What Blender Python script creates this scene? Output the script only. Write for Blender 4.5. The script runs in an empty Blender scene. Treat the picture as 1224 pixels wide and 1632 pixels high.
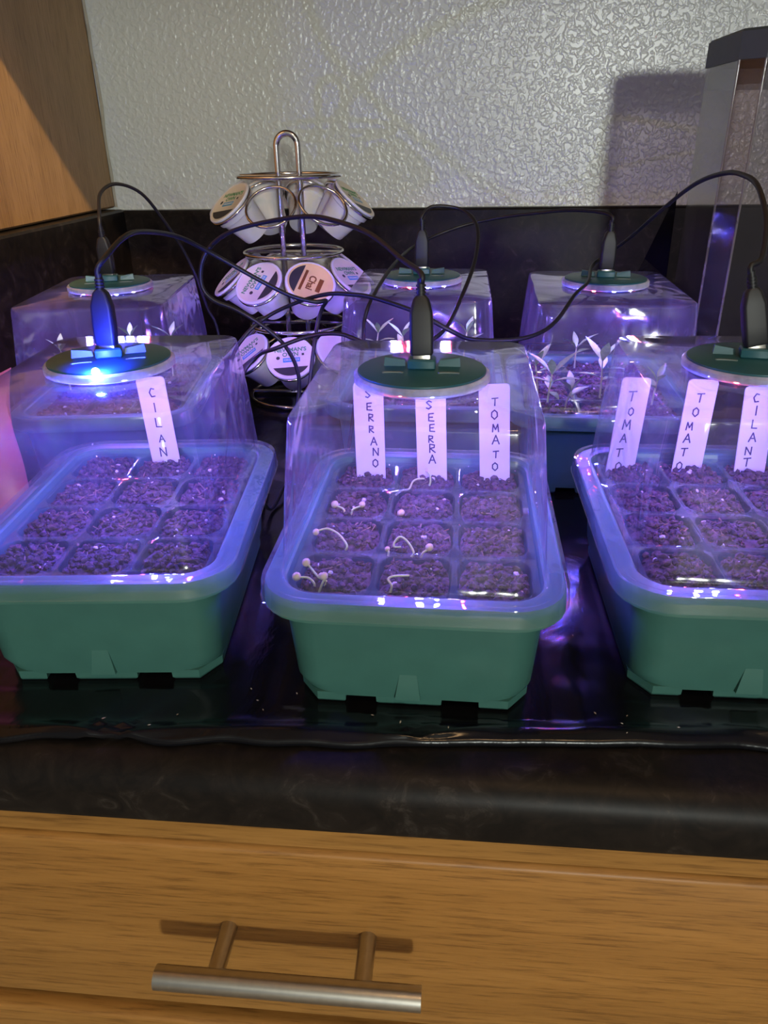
import bpy, bmesh, math, random
from mathutils import Vector, Matrix, noise
S = bpy.context.scene
COL = S.collection
PI = math.pi
ZC = -.0235          # height of the film on the counter under the trays
R = math.radians

# ------------------------------------------------------------------ camera
def add_camera():
    h, pitch, yaw, roll, f = .232, .4605, .0997, -.0173, 1207.5
    fw = Vector((-math.sin(yaw)*math.cos(pitch), math.cos(yaw)*math.cos(pitch), -math.sin(pitch)))
    rt = Vector((math.cos(yaw), math.sin(yaw), 0)); up = rt.cross(fw)
    r2 = rt*math.cos(roll) + up*math.sin(roll); u2 = up*math.cos(roll) - rt*math.sin(roll)
    cd = bpy.data.cameras.new('camera'); cd.sensor_fit = 'HORIZONTAL'; cd.sensor_width = 36
    cd.lens = f/1224*36; cd.clip_start = .01
    co = bpy.data.objects.new('camera', cd); COL.objects.link(co)
    m = Matrix((r2, u2, -fw)).transposed().to_4x4(); m.translation = Vector((0, 0, h)); co.matrix_world = m
    S.camera = co
add_camera()

# ------------------------------------------------------------------ world, room lamps and panel spot, exposure
W = bpy.data.worlds.new('world'); S.world = W; W.use_nodes = True
W.node_tree.nodes['Background'].inputs[0].default_value = (.62, .62, .60, 1)
W.node_tree.nodes['Background'].inputs[1].default_value = .20
def room_lamp(name, loc, power, color, radius):
    l = bpy.data.lights.new(name, 'POINT'); l.energy = power; l.color = color; l.shadow_soft_size = radius
    o = bpy.data.objects.new(name, l); o.location = loc; COL.objects.link(o)
room_lamp('warm_ceiling_bulb', (.30, -.50, 1.44), 9.0, (1, .60, .28), .05)
def panel_spot():   # made-up spot: keeps the ceiling light's warmth on the left panel, off the trays
    l = bpy.data.lights.new('panel_warm_spot', 'SPOT'); l.energy = 150; l.color = (1, .70, .36); l.shadow_soft_size = .02; l.spot_size = R(29); l.spot_blend = .3
    o = bpy.data.objects.new('panel_warm_spot', l); COL.objects.link(o); o.location = (.30, -.22, 1.44)
    o.rotation_euler = (Vector((-.70, .75, .25))-o.location).to_track_quat('-Z', 'Y').to_euler()
panel_spot()
room_lamp('cool_room_lamp', (1.0, -4.0, .545), 330.0, (.95, 1, .92), .15)
S.view_settings.view_transform = 'Standard'; S.view_settings.look = 'None'
S.view_settings.exposure = 0; S.view_settings.gamma = 1; S.view_settings.use_curve_mapping = False
cy = S.cycles
cy.max_bounces = 14; cy.transparent_max_bounces = 40; cy.diffuse_bounces = 4; cy.glossy_bounces = 5
cy.transmission_bounces = 8; cy.sample_clamp_indirect = 12.0; cy.use_denoising = True
cy.caustics_reflective = False; cy.caustics_refractive = False

# ------------------------------------------------------------------ materials
def new_mat(name):
    m = bpy.data.materials.new(name); m.use_nodes = True; nt = m.node_tree
    return m, nt, nt.nodes['Principled BSDF'], nt.nodes['Material Output']
def N(nt, t, **kw):
    n = nt.nodes.new(t)
    for k, v in kw.items():
        if k in n.inputs: n.inputs[k].default_value = v
        else: setattr(n, k, v)
    return n
def coords(nt, scale=(1, 1, 1), kind='Object'):
    tc = N(nt, 'ShaderNodeTexCoord'); mp = N(nt, 'ShaderNodeMapping'); mp.inputs['Scale'].default_value = scale
    nt.links.new(tc.outputs[kind], mp.inputs[0]); return mp.outputs[0]
def ramp(nt, fac, stops):
    r = N(nt, 'ShaderNodeValToRGB'); e = r.color_ramp.elements
    while len(e) < len(stops): e.new(.5)
    for i, (p, c) in enumerate(stops): e[i].position = p; e[i].color = (*c, 1)
    nt.links.new(fac, r.inputs[0]); return r.outputs[0]
def bump(nt, b, height, strength, dist):
    n = N(nt, 'ShaderNodeBump'); n.inputs['Strength'].default_value = strength; n.inputs['Distance'].default_value = dist
    nt.links.new(height, n.inputs['Height']); nt.links.new(n.outputs[0], b.inputs['Normal'])
def plain(name, col, rough=.5, metal=0, spec=.5, var=.12, scale=60, bmp=0):
    m, nt, b, o = new_mat(name); b.inputs['Roughness'].default_value = rough; b.inputs['Metallic'].default_value = metal
    b.inputs['Specular IOR Level'].default_value = spec
    n = N(nt, 'ShaderNodeTexNoise', Scale=scale, Detail=4.0); nt.links.new(coords(nt), n.inputs['Vector'])
    c = ramp(nt, n.outputs['Fac'], [(.3, tuple(x*(1-var) for x in col)), (.7, tuple(min(1, x*(1+var)) for x in col))])
    nt.links.new(c, b.inputs['Base Color'])
    if bmp: bump(nt, b, n.outputs['Fac'], bmp, .001)
    return m
def oak(name, axis, q=(1, 1, 1)):
    m, nt, b, o = new_mat(name); b.inputs['Roughness'].default_value = .42; b.inputs['Specular IOR Level'].default_value = .35
    s1 = [30, 30, 30]; s1[axis] = 1.6; s2 = [520, 520, 520]; s2[axis] = 30
    a = N(nt, 'ShaderNodeTexNoise', Scale=1.0, Detail=3.0, Distortion=.6); nt.links.new(coords(nt, s1), a.inputs['Vector'])
    f = N(nt, 'ShaderNodeTexNoise', Scale=1.0, Detail=5.0, Roughness=.65); nt.links.new(coords(nt, s2), f.inputs['Vector'])
    base = ramp(nt, a.outputs['Fac'], [(p, tuple(x*y for x, y in zip(c, q))) for p, c in ((.25, (.31, .140, .032)), (.5, (.39, .182, .042)), (.75, (.45, .215, .055)))])
    g = ramp(nt, f.outputs['Fac'], [(.34, (.50, .46, .42)), (.47, (.88, .86, .84)), (.6, (1, 1, 1))])
    mx = N(nt, 'ShaderNodeMixRGB', blend_type='MULTIPLY'); mx.inputs[0].default_value = .8
    nt.links.new(base, mx.inputs[1]); nt.links.new(g, mx.inputs[2]); nt.links.new(mx.outputs[0], b.inputs['Base Color'])
    bump(nt, b, f.outputs['Fac'], .25, .0004); return m
def paint():
    m, nt, b, o = new_mat('wall_paint'); b.inputs['Base Color'].default_value = (.60, .61, .57, 1)
    b.inputs['Roughness'].default_value = .30; b.inputs['Specular IOR Level'].default_value = .55
    v = coords(nt)
    a = N(nt, 'ShaderNodeTexNoise', Scale=165.0, Detail=1.5, Roughness=.4, Distortion=.35); nt.links.new(v, a.inputs['Vector'])
    r = ramp(nt, a.outputs['Fac'], [(.42, (0, 0, 0)), (.66, (1, 1, 1))])
    bump(nt, b, r, .42, .0012); return m
def laminate():
    m, nt, b, o = new_mat('dark_laminate'); b.inputs['Roughness'].default_value = .42; b.inputs['Specular IOR Level'].default_value = .15
    n = N(nt, 'ShaderNodeTexNoise', Scale=55.0, Detail=9.0, Roughness=.7, Distortion=1.2); nt.links.new(coords(nt), n.inputs['Vector'])
    nt.links.new(ramp(nt, n.outputs['Fac'], [(.4, (.008, .0065, .006)), (.58, (.016, .012, .010)), (.74, (.05, .042, .036))]), b.inputs['Base Color'])
    return m
def film_mat():
    m, nt, b, o = new_mat('black_plastic_film'); b.inputs['Base Color'].default_value = (.006, .006, .008, 1); b.inputs['Roughness'].default_value = .2; b.inputs['Specular IOR Level'].default_value = .28
    n = N(nt, 'ShaderNodeTexNoise', Scale=28.0, Detail=4.0, Distortion=.8); nt.links.new(coords(nt, (1, .55, 1)), n.inputs['Vector'])
    bump(nt, b, n.outputs['Fac'], .25, .004); return m
def clear(name, tint=(.97, .98, 1), haze=.06, rough=.04, hazecol=(.9, .9, .95), nscale=30, bmp=.12):
    """thin clear plastic: transparent + Fresnel reflection + a little scattering from scuffs and damp"""
    m, nt, b, o = new_mat(name); nt.nodes.remove(b)
    v = coords(nt)
    n = N(nt, 'ShaderNodeTexNoise', Scale=nscale, Detail=4.0, Roughness=.6); nt.links.new(v, n.inputs['Vector'])
    w = N(nt, 'ShaderNodeTexNoise', Scale=nscale*.8, Detail=1.5, Distortion=.6); nt.links.new(v, w.inputs['Vector'])
    bp = N(nt, 'ShaderNodeBump'); bp.inputs['Strength'].default_value = bmp; bp.inputs['Distance'].default_value = .01
    nt.links.new(w.outputs['Fac'], bp.inputs['Height'])
    t = N(nt, 'ShaderNodeBsdfTransparent', Color=(*tint, 1)); g = N(nt, 'ShaderNodeBsdfGlossy', Roughness=rough, Color=(1, 1, 1, 1))
    fr = N(nt, 'ShaderNodeFresnel', IOR=1.5)
    ge = N(nt, 'ShaderNodeNewGeometry'); ior = N(nt, 'ShaderNodeMath', operation='MULTIPLY_ADD'); ior.inputs[1].default_value = 1/1.5-1.5; ior.inputs[2].default_value = 1.5
    nt.links.new(ge.outputs['Backfacing'], ior.inputs[0]); nt.links.new(ior.outputs[0], fr.inputs['IOR'])   # a thin sheet reflects alike from both sides
    nt.links.new(bp.outputs[0], g.inputs['Normal']); nt.links.new(bp.outputs[0], fr.inputs['Normal'])
    mm = N(nt, 'ShaderNodeMath', operation='MULTIPLY'); mm.inputs[1].default_value = 1.25; nt.links.new(fr.outputs[0], mm.inputs[0])
    mx = N(nt, 'ShaderNodeMixShader'); nt.links.new(mm.outputs[0], mx.inputs[0]); nt.links.new(t.outputs[0], mx.inputs[1]); nt.links.new(g.outputs[0], mx.inputs[2])
    d = N(nt, 'ShaderNodeBsdfDiffuse', Color=(*hazecol, 1)); tl = N(nt, 'ShaderNodeBsdfTranslucent', Color=(*hazecol, 1))
    dm = N(nt, 'ShaderNodeMixShader'); dm.inputs[0].default_value = .5; nt.links.new(d.outputs[0], dm.inputs[1]); nt.links.new(tl.outputs[0], dm.inputs[2])
    hz = N(nt, 'ShaderNodeMapRange'); hz.inputs['From Min'].default_value = .3; hz.inputs['From Max'].default_value = .7
    hz.inputs['To Min'].default_value = haze*.45; hz.inputs['To Max'].default_value = haze*1.55
    nt.links.new(n.outputs['Fac'], hz.inputs['Value'])
    fx = N(nt, 'ShaderNodeMixShader'); nt.links.new(hz.outputs[0], fx.inputs[0]); nt.links.new(mx.outputs[0], fx.inputs[1]); nt.links.new(dm.outputs[0], fx.inputs[2])
    nt.links.new(fx.outputs[0], o.inputs[0]); return m
def emit(name, col, strength):
    m, nt, b, o = new_mat(name); b.inputs['Base Color'].default_value = (*col, 1)
    b.inputs['Emission Color'].default_value = (*col, 1); b.inputs['Emission Strength'].default_value = strength; return m
def leaf_mat():
    m, nt, b, o = new_mat('leaf_green'); b.inputs['Base Color'].default_value = (.30, .50, .16, 1); b.inputs['Roughness'].default_value = .4
    b.inputs['Transmission Weight'].default_value = 0; b.inputs['Subsurface Weight'].default_value = .15; b.inputs['Subsurface Radius'].default_value = (.002, .002, .001)
    n = N(nt, 'ShaderNodeTexNoise', Scale=250.0); nt.links.new(coords(nt), n.inputs['Vector'])
    nt.links.new(ramp(nt, n.outputs['Fac'], [(.3, (.17, .33, .08)), (.7, (.30, .46, .15))]), b.inputs['Base Color']); return m

OAK_X = oak('oak_long_grain', 0); OAK_Z = oak('oak_upright_grain', 2, (1.0, 1.25, 2.1))
PAINT = paint(); LAM = laminate(); FILM = film_mat()
TEAL = plain('teal_plastic', (.05, .150, .128), .38, var=.06)
DISC = plain('teal_lamp_plastic', (.016, .092, .115), .38, var=.05)
INSERT = clear('cell_insert_plastic', (.82, .89, .93), .075, .05, (.45, .55, .62), 40, .05)
DOME = clear('dome_clear_plastic', (.985, .985, 1), .036, .11, (.85, .85, .95), 34, .26)
FLANGE = clear('dome_flange_plastic', (.95, .98, 1), .07, .035, (.7, .8, .9), 60, .04)
COLLAR = clear('lamp_collar_plastic', (.9, .93, 1), .60, .12, (.8, .82, .9), 40, .03)
SMOKE = clear('smoked_plastic', (.62, .57, .60), .035, .09, (.35, .32, .36), 14, .05)
SMOKE2 = clear('smoked_collar', (.45, .45, .47), .10, .2, (.10, .10, .12), 14, .05)
EDGE_SHINE = clear('edge_shine_plastic', (.8, .78, .8), .40, .08, (.55, .50, .50), 14, .03)  # highlight put into a paler, hazier plastic
LID = plain('grey_lid_plastic', (.046, .062, .074), .5, var=.05)
BLACK = plain('black_plastic', (.007, .007, .010), .5, var=.1)
PUCK = plain('grey_lamp_puck', (.16, .17, .18), .5, var=.05)
SLOT = plain('pale_slot_edge', (.16, .20, .20), .5, var=.05)  # slot crescents a paler grey than the disc
CORD = plain('black_cord', (.007, .007, .010), .48, var=.1)
STEEL = plain('brushed_nickel', (.52, .49, .44), .30, 1, var=.06, scale=200)
CHROME = plain('chrome', (.72, .70, .70), .12, 1, var=.02)
TAG = plain('white_tag_plastic', (.50, .49, .53), .5, var=.03)
INK = plain('dark_marker_ink', (.035, .02, .06), .6)
POD = plain('white_pod_plastic', (.74, .73, .75), .35, var=.03)
FOIL = plain('cream_lid_foil', (.74, .68, .56), .42, var=.05)
FOILY = plain('yellow_lid_foil', (.78, .58, .24), .42, var=.05)
PGREEN = plain('green_print', (.10, .30, .13), .6); PBLUE = plain('blue_print', (.045, .30, .56), .5)
PBLACK = plain('black_print', (.035, .035, .04), .5); PBROWN = plain('brown_print', (.20, .065, .018), .5); PWHITE = plain('white_print', (.7, .7, .68), .5)
SOIL = plain('dark_potting_soil', (.060, .038, .044), .85, var=.8, scale=320, spec=.3)
BARK = plain('bark_sliver', (.16, .10, .07), .8, var=.3); PERL = plain('perlite_white', (.50, .46, .45), .7, var=.1)
STEM = plain('pale_green_stem', (.42, .50, .20), .4); HUSK = plain('cream_seed_husk', (.52, .43, .27), .55)
LEAF = leaf_mat(); RED = plain('red_plastic_pouch', (.44, .11, .14), .35, var=.15, scale=25)
GLUE = plain('caulk_line', (.42, .38, .30), .6); DUST = plain('pale_crumb', (.6, .5, .4), .8)
CEIL = plain('ceiling_white', (.7, .69, .66), .9); FLOORM = plain('floor_tan', (.30, .24, .18), .5)
LED_STR = 800.0
LEDB = emit('blue_led', (.06, .07, 1), LED_STR*3.9); LEDR = emit('red_led', (1, .05, .06), LED_STR*.95); LEDW = emit('pink_white_led', (.52, .42, 1), LED_STR)
LEDX = emit('glare_blue_led', (.02, .04, 1), 16000.0)

# ------------------------------------------------------------------ mesh helpers
def obj(name, me, parent=None, loc=None, rot=None, **props):
    o = bpy.data.objects.new(name, me); COL.objects.link(o)
    if parent: o.parent = parent
    if loc: o.location = loc
    if rot: o.rotation_euler = rot
    for k, v in props.items(): o[k] = v
    return o
def thing(name, label, cat, loc=(0, 0, 0), rz=0, group=None):
    o = bpy.data.objects.new(name, None); COL.objects.link(o); o.empty_display_size = .01
    o.location = loc; o.rotation_euler = (0, 0, rz); tag(o, label, cat, group); return o
def tag(o, label, cat, group=None):
    o['label'] = label; o['category'] = cat
    if group: o['group'] = group
    return o
class MB:
    def __init__(s): s.v = []; s.f = []; s.mi = []
    def add(s, v, f, mi=0):
        n = len(s.v); s.v += [tuple(p) for p in v]; s.f += [tuple(i+n for i in q) for q in f]; s.mi += [mi]*len(f); return s
    def mesh(s, name, mats, smooth=35):
        me = bpy.data.meshes.new(name); me.from_pydata(s.v, [], s.f)
        for m in (mats if isinstance(mats, (list, tuple)) else [mats]): me.materials.append(m)
        if isinstance(mats, (list, tuple)): me.polygons.foreach_set('material_index', s.mi)
        bm = bmesh.new(); bm.from_mesh(me); bmesh.ops.recalc_face_normals(bm, faces=bm.faces); bm.to_mesh(me); bm.free()
        if smooth:
            me.polygons.foreach_set('use_smooth', [True]*len(me.polygons)); me.set_sharp_from_angle(angle=R(smooth))
        me.update(); return me
def rrect(w, l, r, z, n=6, cx=0, cy=0):
    out = []
    for q, (sx, sy) in enumerate(((1, 1), (-1, 1), (-1, -1), (1, -1))):
        for k in range(n+1):
            a = PI/2*q + PI/2*k/n
            out.append((cx+sx*(w/2-r)+r*math.cos(a), cy+sy*(l/2-r)+r*math.sin(a), z))
    return out
def loft(loops, cap0=False, cap1=False, closed=False):
    v = [p for L in loops for p in L]; n = len(loops[0]); f = []
    m = len(loops)
    for i in range(m if closed else m-1):
        a, b = i*n, ((i+1) % m)*n
        for k in range(n): f.append((a+k, a+(k+1) % n, b+(k+1) % n, b+k))
    if cap0: f.append(tuple(range(n-1, -1, -1)))
    if cap1: f.append(tuple(range((m-1)*n, m*n)))
    return v, f
def circ(r, z, n=32, cx=0, cy=0): return [(cx+r*math.cos(2*PI*k/n), cy+r*math.sin(2*PI*k/n), z) for k in range(n)]
def lathe(prof, n=32, cap0=True, cap1=True): return loft([circ(r, z, n) for r, z in prof], cap0, cap1)
def box(x0, x1, y0, y1, z0, z1, b=0.0):
    if b <= 0:
        v = [(x, y, z) for z in (z0, z1) for x, y in ((x0, y0), (x1, y0), (x1, y1), (x0, y1))]
        return v, [(3, 2, 1, 0), (4, 5, 6, 7), (0, 1, 5, 4), (1, 2, 6, 5), (2, 3, 7, 6), (3, 0, 4, 7)]
    w, l, cx, cy = x1-x0, y1-y0, (x0+x1)/2, (y0+y1)/2
    return loft([rrect(w-2*b, l-2*b, b*.5, z0, 2, cx, cy), rrect(w, l, b, z0+b, 2, cx, cy), rrect(w, l, b, z1-b, 2, cx, cy), rrect(w-2*b, l-2*b, b*.5, z1, 2, cx, cy)], True, True)
def spline(pts, sub=8):
    P = [Vector(p) for p in pts]; P = [P[0]*2-P[1]] + P + [P[-1]*2-P[-2]]; out = []
    for i in range(1, len(P)-2):
        a, b, c, d = P[i-1:i+3]
        for k in range(sub):
            t = k/sub; out.append(.5*((2*b)+(c-a)*t+(2*a-5*b+4*c-d)*t*t+(3*b-a-3*c+d)*t**3))
    out.append(P[-2]); return out
def tube(pts, rad, n=8, sub=0, closed=False):
    P = spline(pts, sub) if sub else [Vector(p) for p in pts]; m = len(P); loops = []
    rr = rad if isinstance(rad, (list, tuple)) else None
    up = None
    for i, p in enumerate(P):
        d = ((P[(i+1) % m]-P[i-1]) if closed else (P[min(i+1, m-1)]-P[max(i-1, 0)])).normalized()
        if up is None: up = d.orthogonal().normalized()
        up = (up - d*up.dot(d)).normalized(); sd = d.cross(up)
        q = rad if rr is None else rr[0]+(rr[1]-rr[0])*i/max(1, m-1)
        loops.append([p+(up*math.cos(2*PI*k/n)+sd*math.sin(2*PI*k/n))*q for k in range(n)])
    if closed:   # remove twist by matching the last loop to the first
        return loft(loops + [loops[0]], False, False)
    return loft(loops, True, True)
def place(vf, M): return [M @ Vector(p) for p in vf[0]], vf[1]
def frame(o, nrm, upv):
    """matrix whose z is nrm and whose y is close to upv, at o"""
    z = Vector(nrm).normalized(); y = (Vector(upv)-z*Vector(upv).dot(z)).normalized(); x = y.cross(z)
    m = Matrix((x, y, z)).transposed().to_4x4(); m.translation = Vector(o); return m

# ------------------------------------------------------------------ setting
obj('wall_back', MB().add(*box(-1.2, 1.6, 1.06, 1.12, -.9, 1.5)).mesh('wall_back', PAINT, 0), kind='structure')
obj('floor', MB().add(*box(-1.2, 1.6, -4.6, 1.06, -.95, -.9)).mesh('floor', FLOORM, 0), kind='structure')
obj('ceiling', MB().add(*box(-1.2, 1.6, -4.6, 1.06, 1.5, 1.55)).mesh('ceiling', CEIL, 0), kind='structure')
# wall cupboards above the frame: their lower edge throws the shadow across the oak panel and the wall
u = obj('wall_cupboard_1', MB().add(*box(-.44, 1.3, .70, 1.059, .452, 1.2, .004)).mesh('wall_cupboard_1', OAK_Z, 0), kind='structure')

# ------------------------------------------------------------------ cabinets and worktop
t = thing('tall_cabinet', 'oak cabinet side panel at the left, half in shadow, against the grey wall', 'cabinet', (-.461, .6, .152))
obj('side_panel', MB().add(*box(-.55, 0, -.75, .4555, 0, 1.3, .002)).mesh('side_panel', OAK_Z, 0), t)
def caulk():
    random.seed(4); pts = [(.0005+random.uniform(-.0012, .0018), .4585, z*.02) for z in range(0, 20)]
    return MB().add(*tube(pts, .0022, 6, 4)).mesh('caulk_bead', GLUE)
obj('caulk_bead', caulk(), t)

t = thing('countertop', 'black mottled laminate counter with rolled front edge and upstand under the trays', 'countertop', (0, 0, ZC-.0025))
def slab():
    prof = [(1.04, 0), (.2625, 0)] + [(.2625-.0165*math.sin(a), -.0165+.0165*math.cos(a)) for a in (.2, .4, .6, .8, 1.0, 1.2, 1.4, PI/2)] + [(.2463, -.030), (.2475, -.0335), (.2500, -.0345), (1.04, -.0345)]
    loops = [[(x, y, z) for y, z in prof] for x in (-.46, -.2, .1, .4, .9)]
    return MB().add(*loft(loops, True, True)).mesh('slab', LAM)
obj('slab', slab(), t)
obj('backsplash', MB().add(*box(-.46, .9, 1.04, 1.0595, .0005, .151-ZC, .0025)).mesh('backsplash', LAM), t)
obj('side_splash', MB().add(*box(-.48, -.4615+.019, .2465, 1.0395, .0005, .153-ZC, .0025)).mesh('side_splash', LAM), t)

t = thing('base_cabinet', 'honey oak base cabinet with a bar-handled drawer below the counter', 'cabinet', (0, .2800, -.9))
obj('carcass', MB().add(*box(-.46, .9, 0, .75, 0, .837, .002)).mesh('carcass', OAK_X, 0), t)
def drawer_face(z0, z1, name):
    b = .007
    v, f = loft([rrect(.86, z1-z0, .004, 0, 3), rrect(.86, z1-z0, .004, .014, 3), rrect(.8585, z1-z0-.0015, .004, .0165, 3), rrect(.8565, z1-z0-.0035, .004, .0190, 3), rrect(.854, z1-z0-.006, .004, .020, 3)], True, True)
    M = Matrix.Translation((.0, 0, (z0+z1)/2)) @ Matrix.Rotation(R(90), 4, 'X')
    return MB().add(*place((v, f), M)).mesh(name, OAK_X)
DZ = -.034
obj('drawer_front', drawer_face(.9-.2285, .9-.0900, 'drawer_front'), t, (0, 0, 0))
obj('drawer_front', drawer_face(.9-.45,   .9-.2430, 'drawer_front'), t, (0, 0, 0))
obj('top_rail', MB().add(*box(-.43, .43, -.0185, 0, .9-.0895, .9-.0620, .0015)).mesh('top_rail', OAK_X), t)
h = obj('handle', MB().add(*tube([(-.068, 0, 0), (-.0675, 0, 0), (.0675, 0, 0), (.068, 0, 0)], .0061, 20)).mesh('handle', STEEL), t, (-.0766, .2298-.2800, -.1523+.9), label='brushed nickel bar handle')
for sx in (-.038, .038):
    obj('post', MB().add(*tube([(sx, .004, 0), (sx, .0302, 0)], .0047, 14)).mesh('post', STEEL), h)

# ------------------------------------------------------------------ black film on the counter
TRAYS = {'M': (-.0166, .3746, -.0105), 'L': (-.184, .383, .0845), 'R': (.15, .3916, .0062), 'BM': (-.0303, .6477, -.004), 'BL': (-.2832, .6141, .1323), 'BR': (.1161, .6321, -.0256)}
def film():
    X0, X1, Y1 = -.438, .60, 1.0; nx, ny = 260, 190
    def mask(x, y):
        m = 1
        for (tx, ty, tr) in TRAYS.values():
            c, s = math.cos(-tr), math.sin(-tr); dx, dy = x-tx, y-ty; lx, ly = c*dx-s*dy, s*dx+c*dy
            d = max(abs(lx)-.064, abs(ly)-.085); m = min(m, min(1, max(0, d/.02)))
        if x > .21 and y > .70: m = 0
        d = math.hypot(x+.168, y-.80)-.075; m = min(m, min(1, max(0, d/.02)))
        return m
    edge = lambda x: .2585+max(0, x+.209)*.064
    PIN = [(-.013, edge(-.013)), (-.160, edge(-.16)), (.165, edge(.165))]
    v = []; f = []
    rows = []
    for j in range(ny+1):
        tj = (j/ny)**1.6
        for i in range(nx+1):
            x = X0+(X1-X0)*i/nx; Y0 = edge(x); y = Y0+(Y1-Y0)*tj
            yy = y + (.0035*noise.noise(Vector((x*9, 3, 0))) + .0022*noise.noise(Vector((x*34, 7, 0))))*(1-tj)**8
            n = noise.noise(Vector((x*14, yy*22, 1)))*.5 + noise.noise(Vector((x*38, yy*50, 5)))*.28
            z = max(0, n)*.0035*mask(x, yy)
            for px, py in PIN:
                dx, dy = x-px, yy-py; rr = math.hypot(dx, dy)+1e-4; a = math.atan2(dy, dx)
                z += max(0, math.sin(a*9+px*80))**2*.0035*math.exp(-rr/.022)*min(1, rr/.008)*min(1, mask(x, yy)+.0)
            e = (yy-Y0)/.012                                # the soft rolled-up front fold
            z += .0042*math.exp(-((e-.45)/.5)**2)*(.65+.5*noise.noise(Vector((x*16, 2, 2))))
            v.append((x, yy, z+.0003 if mask(x, yy) > 0 or yy < .285 else -.0004))
    for j in range(ny):
        for i in range(nx):
            a = j*(nx+1)+i; f.append((a, a+1, a+nx+2, a+nx+1))
    # folded hem running under the front edge
    n0 = len(v)
    for i in range(nx+1):
        x, y, z = v[i]; v.append((x, y-.0022, max(-.0012, z-.0022)))
    for i in range(nx+1):
        x, y, z = v[i]; v.append((x, y+.002, -.002))
    for i in range(nx):
        f.append((n0+i, n0+i+1, i+1, i)); f.append((n0+nx+1+i, n0+nx+2+i, n0+i+1, n0+i))
    return MB().add(v, f).mesh('plastic_film', FILM, 0), 1
me, _ = film()
me.polygons.foreach_set('use_smooth', [True]*len(me.polygons))
t = tag(obj('plastic_film', me, None, (0, 0, ZC)), 'glossy wrinkled black plastic film spread over the counter under the trays', 'plastic sheet')
def corner_flap():
    v = [(.2215, .866, .1760), (.2205, .862, ZC), (.205, .90, .105), (.18, .915, .03), (.160, .93, ZC), (.2225, .866, .09)]
    f = [(0, 2, 5), (5, 2, 3), (5, 3, 1), (1, 3, 4)]
    m = MB().add(v, f); m.add([(x+.0006, y+.0012, z) for x, y, z in v], [q[::-1] for q in f])
    return m.mesh('folded_corner', FILM, 0)
obj('folded_corner', corner_flap(), t, (0, 0, -ZC+.001))

def crumbs():
    random.seed(8); m = MB()
    spots = [(-.087, .268), (-.083, .262), (-.121, .256), (-.153, .25), (-.02, .256), (.001, .254), (.076, .262), (.08, .27), (.077, .256), (-.033, .262), (-.13, .246), (.1, .262), (.064, .33), (-.07, .275), (-.092, .276), (.066, .27)]
    for (x, y) in spots:
        x *= 1.095; y *= 1.095
        r = random.uniform(.0004, .0009); a = random.random()*PI; z = min(((v.co.x-x)**2+(v.co.y-y)**2, v.co.z) for v in me.vertices)[1]+r*.9
        m.add([(x+r*1.6*math.cos(a), y+r*1.6*math.sin(a), z), (x-r*1.6*math.cos(a), y-r*1.6*math.sin(a), z), (x-r*.6*math.sin(a), y+r*.6*math.cos(a), z), (x+r*.6*math.sin(a), y-r*.6*math.cos(a), z), (x, y, z+r*.6), (x, y, z-r*.3)],
              [(0, 2, 4), (2, 1, 4), (1, 3, 4), (3, 0, 4), (2, 0, 5), (1, 2, 5), (3, 1, 5), (0, 3, 5)])
    return m.mesh('spilled_crumbs', DUST, 0)
tag(obj('spilled_crumbs', crumbs(), None, (0, 0, ZC), kind='stuff'), 'pale specks of spilled soil mix on the black film', 'crumbs')

# ------------------------------------------------------------------ seed trays
HB, TOP = .0431, .1226
def base_mesh():
    L = [rrect(.104, .147, .012, ZC+.0046), rrect(.1145, .1575, .021, ZC+.0048), rrect(.1175, .159, .013, ZC+.0130), rrect(.1255, .1655, .016, .034), rrect(.1260, .166, .016, .0352), rrect(.1405, .1835, .024, .0362), rrect(.1425, .1855, .026, .0340), rrect(.1440, .187, .026, .0340),
         rrect(.1430, .186, .026, .0432), rrect(.1415, .1845, .025, .0440), rrect(.1245, .1675, .018, .0440), rrect(.1225, .1655, .017, .0432), rrect(.1195, .1625, .016, .037), rrect(.1060, .147, .012, ZC+.0085)]
    return MB().add(*loft(L, True, True)).mesh('base', TEAL)
def foot_mesh(k):
    if k == 1: o = [(-.0180, -.0787), (.0150, -.0787), (.0150, .0787), (-.0180, .0787)]
    else:
        o = [(-.0330, -.0787), (-.0330, .0787), (-.0475, .0787), (-.0575, .066), (-.0575, -.066), (-.0475, -.0787)]
        if k == 2: o = [(-x, y) for x, y in o][::-1]
    cx = sum(p[0] for p in o)/len(o)
    s = lambda q, e: [(cx+(x-cx)*q, y*e) for x, y in o]
    return MB().add(*loft([[(x, y, ZC) for x, y in s(.90, .985)], [(x, y, ZC+.0015) for x, y in s(.98, .998)], [(x, y, ZC+.0062) for x, y in o]], True, True)).mesh('foot', TEAL, 30)
def wedge_mesh():
    v = [(-.0082, -.0780, ZC+.0055), (.0045, -.0780, ZC+.0055), (.0025, -.0800, ZC+.0205), (-.0058, -.0800, ZC+.0205), (-.0082, -.0812, ZC+.0055), (.0045, -.0812, ZC+.0055)]
    return MB().add(v, [(4, 5, 2, 3), (0, 4, 3), (1, 2, 5), (0, 1, 5, 4), (0, 3, 2, 1)]).mesh('wedge', TEAL, 0)
PX, PY = .0385, .0398
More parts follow.
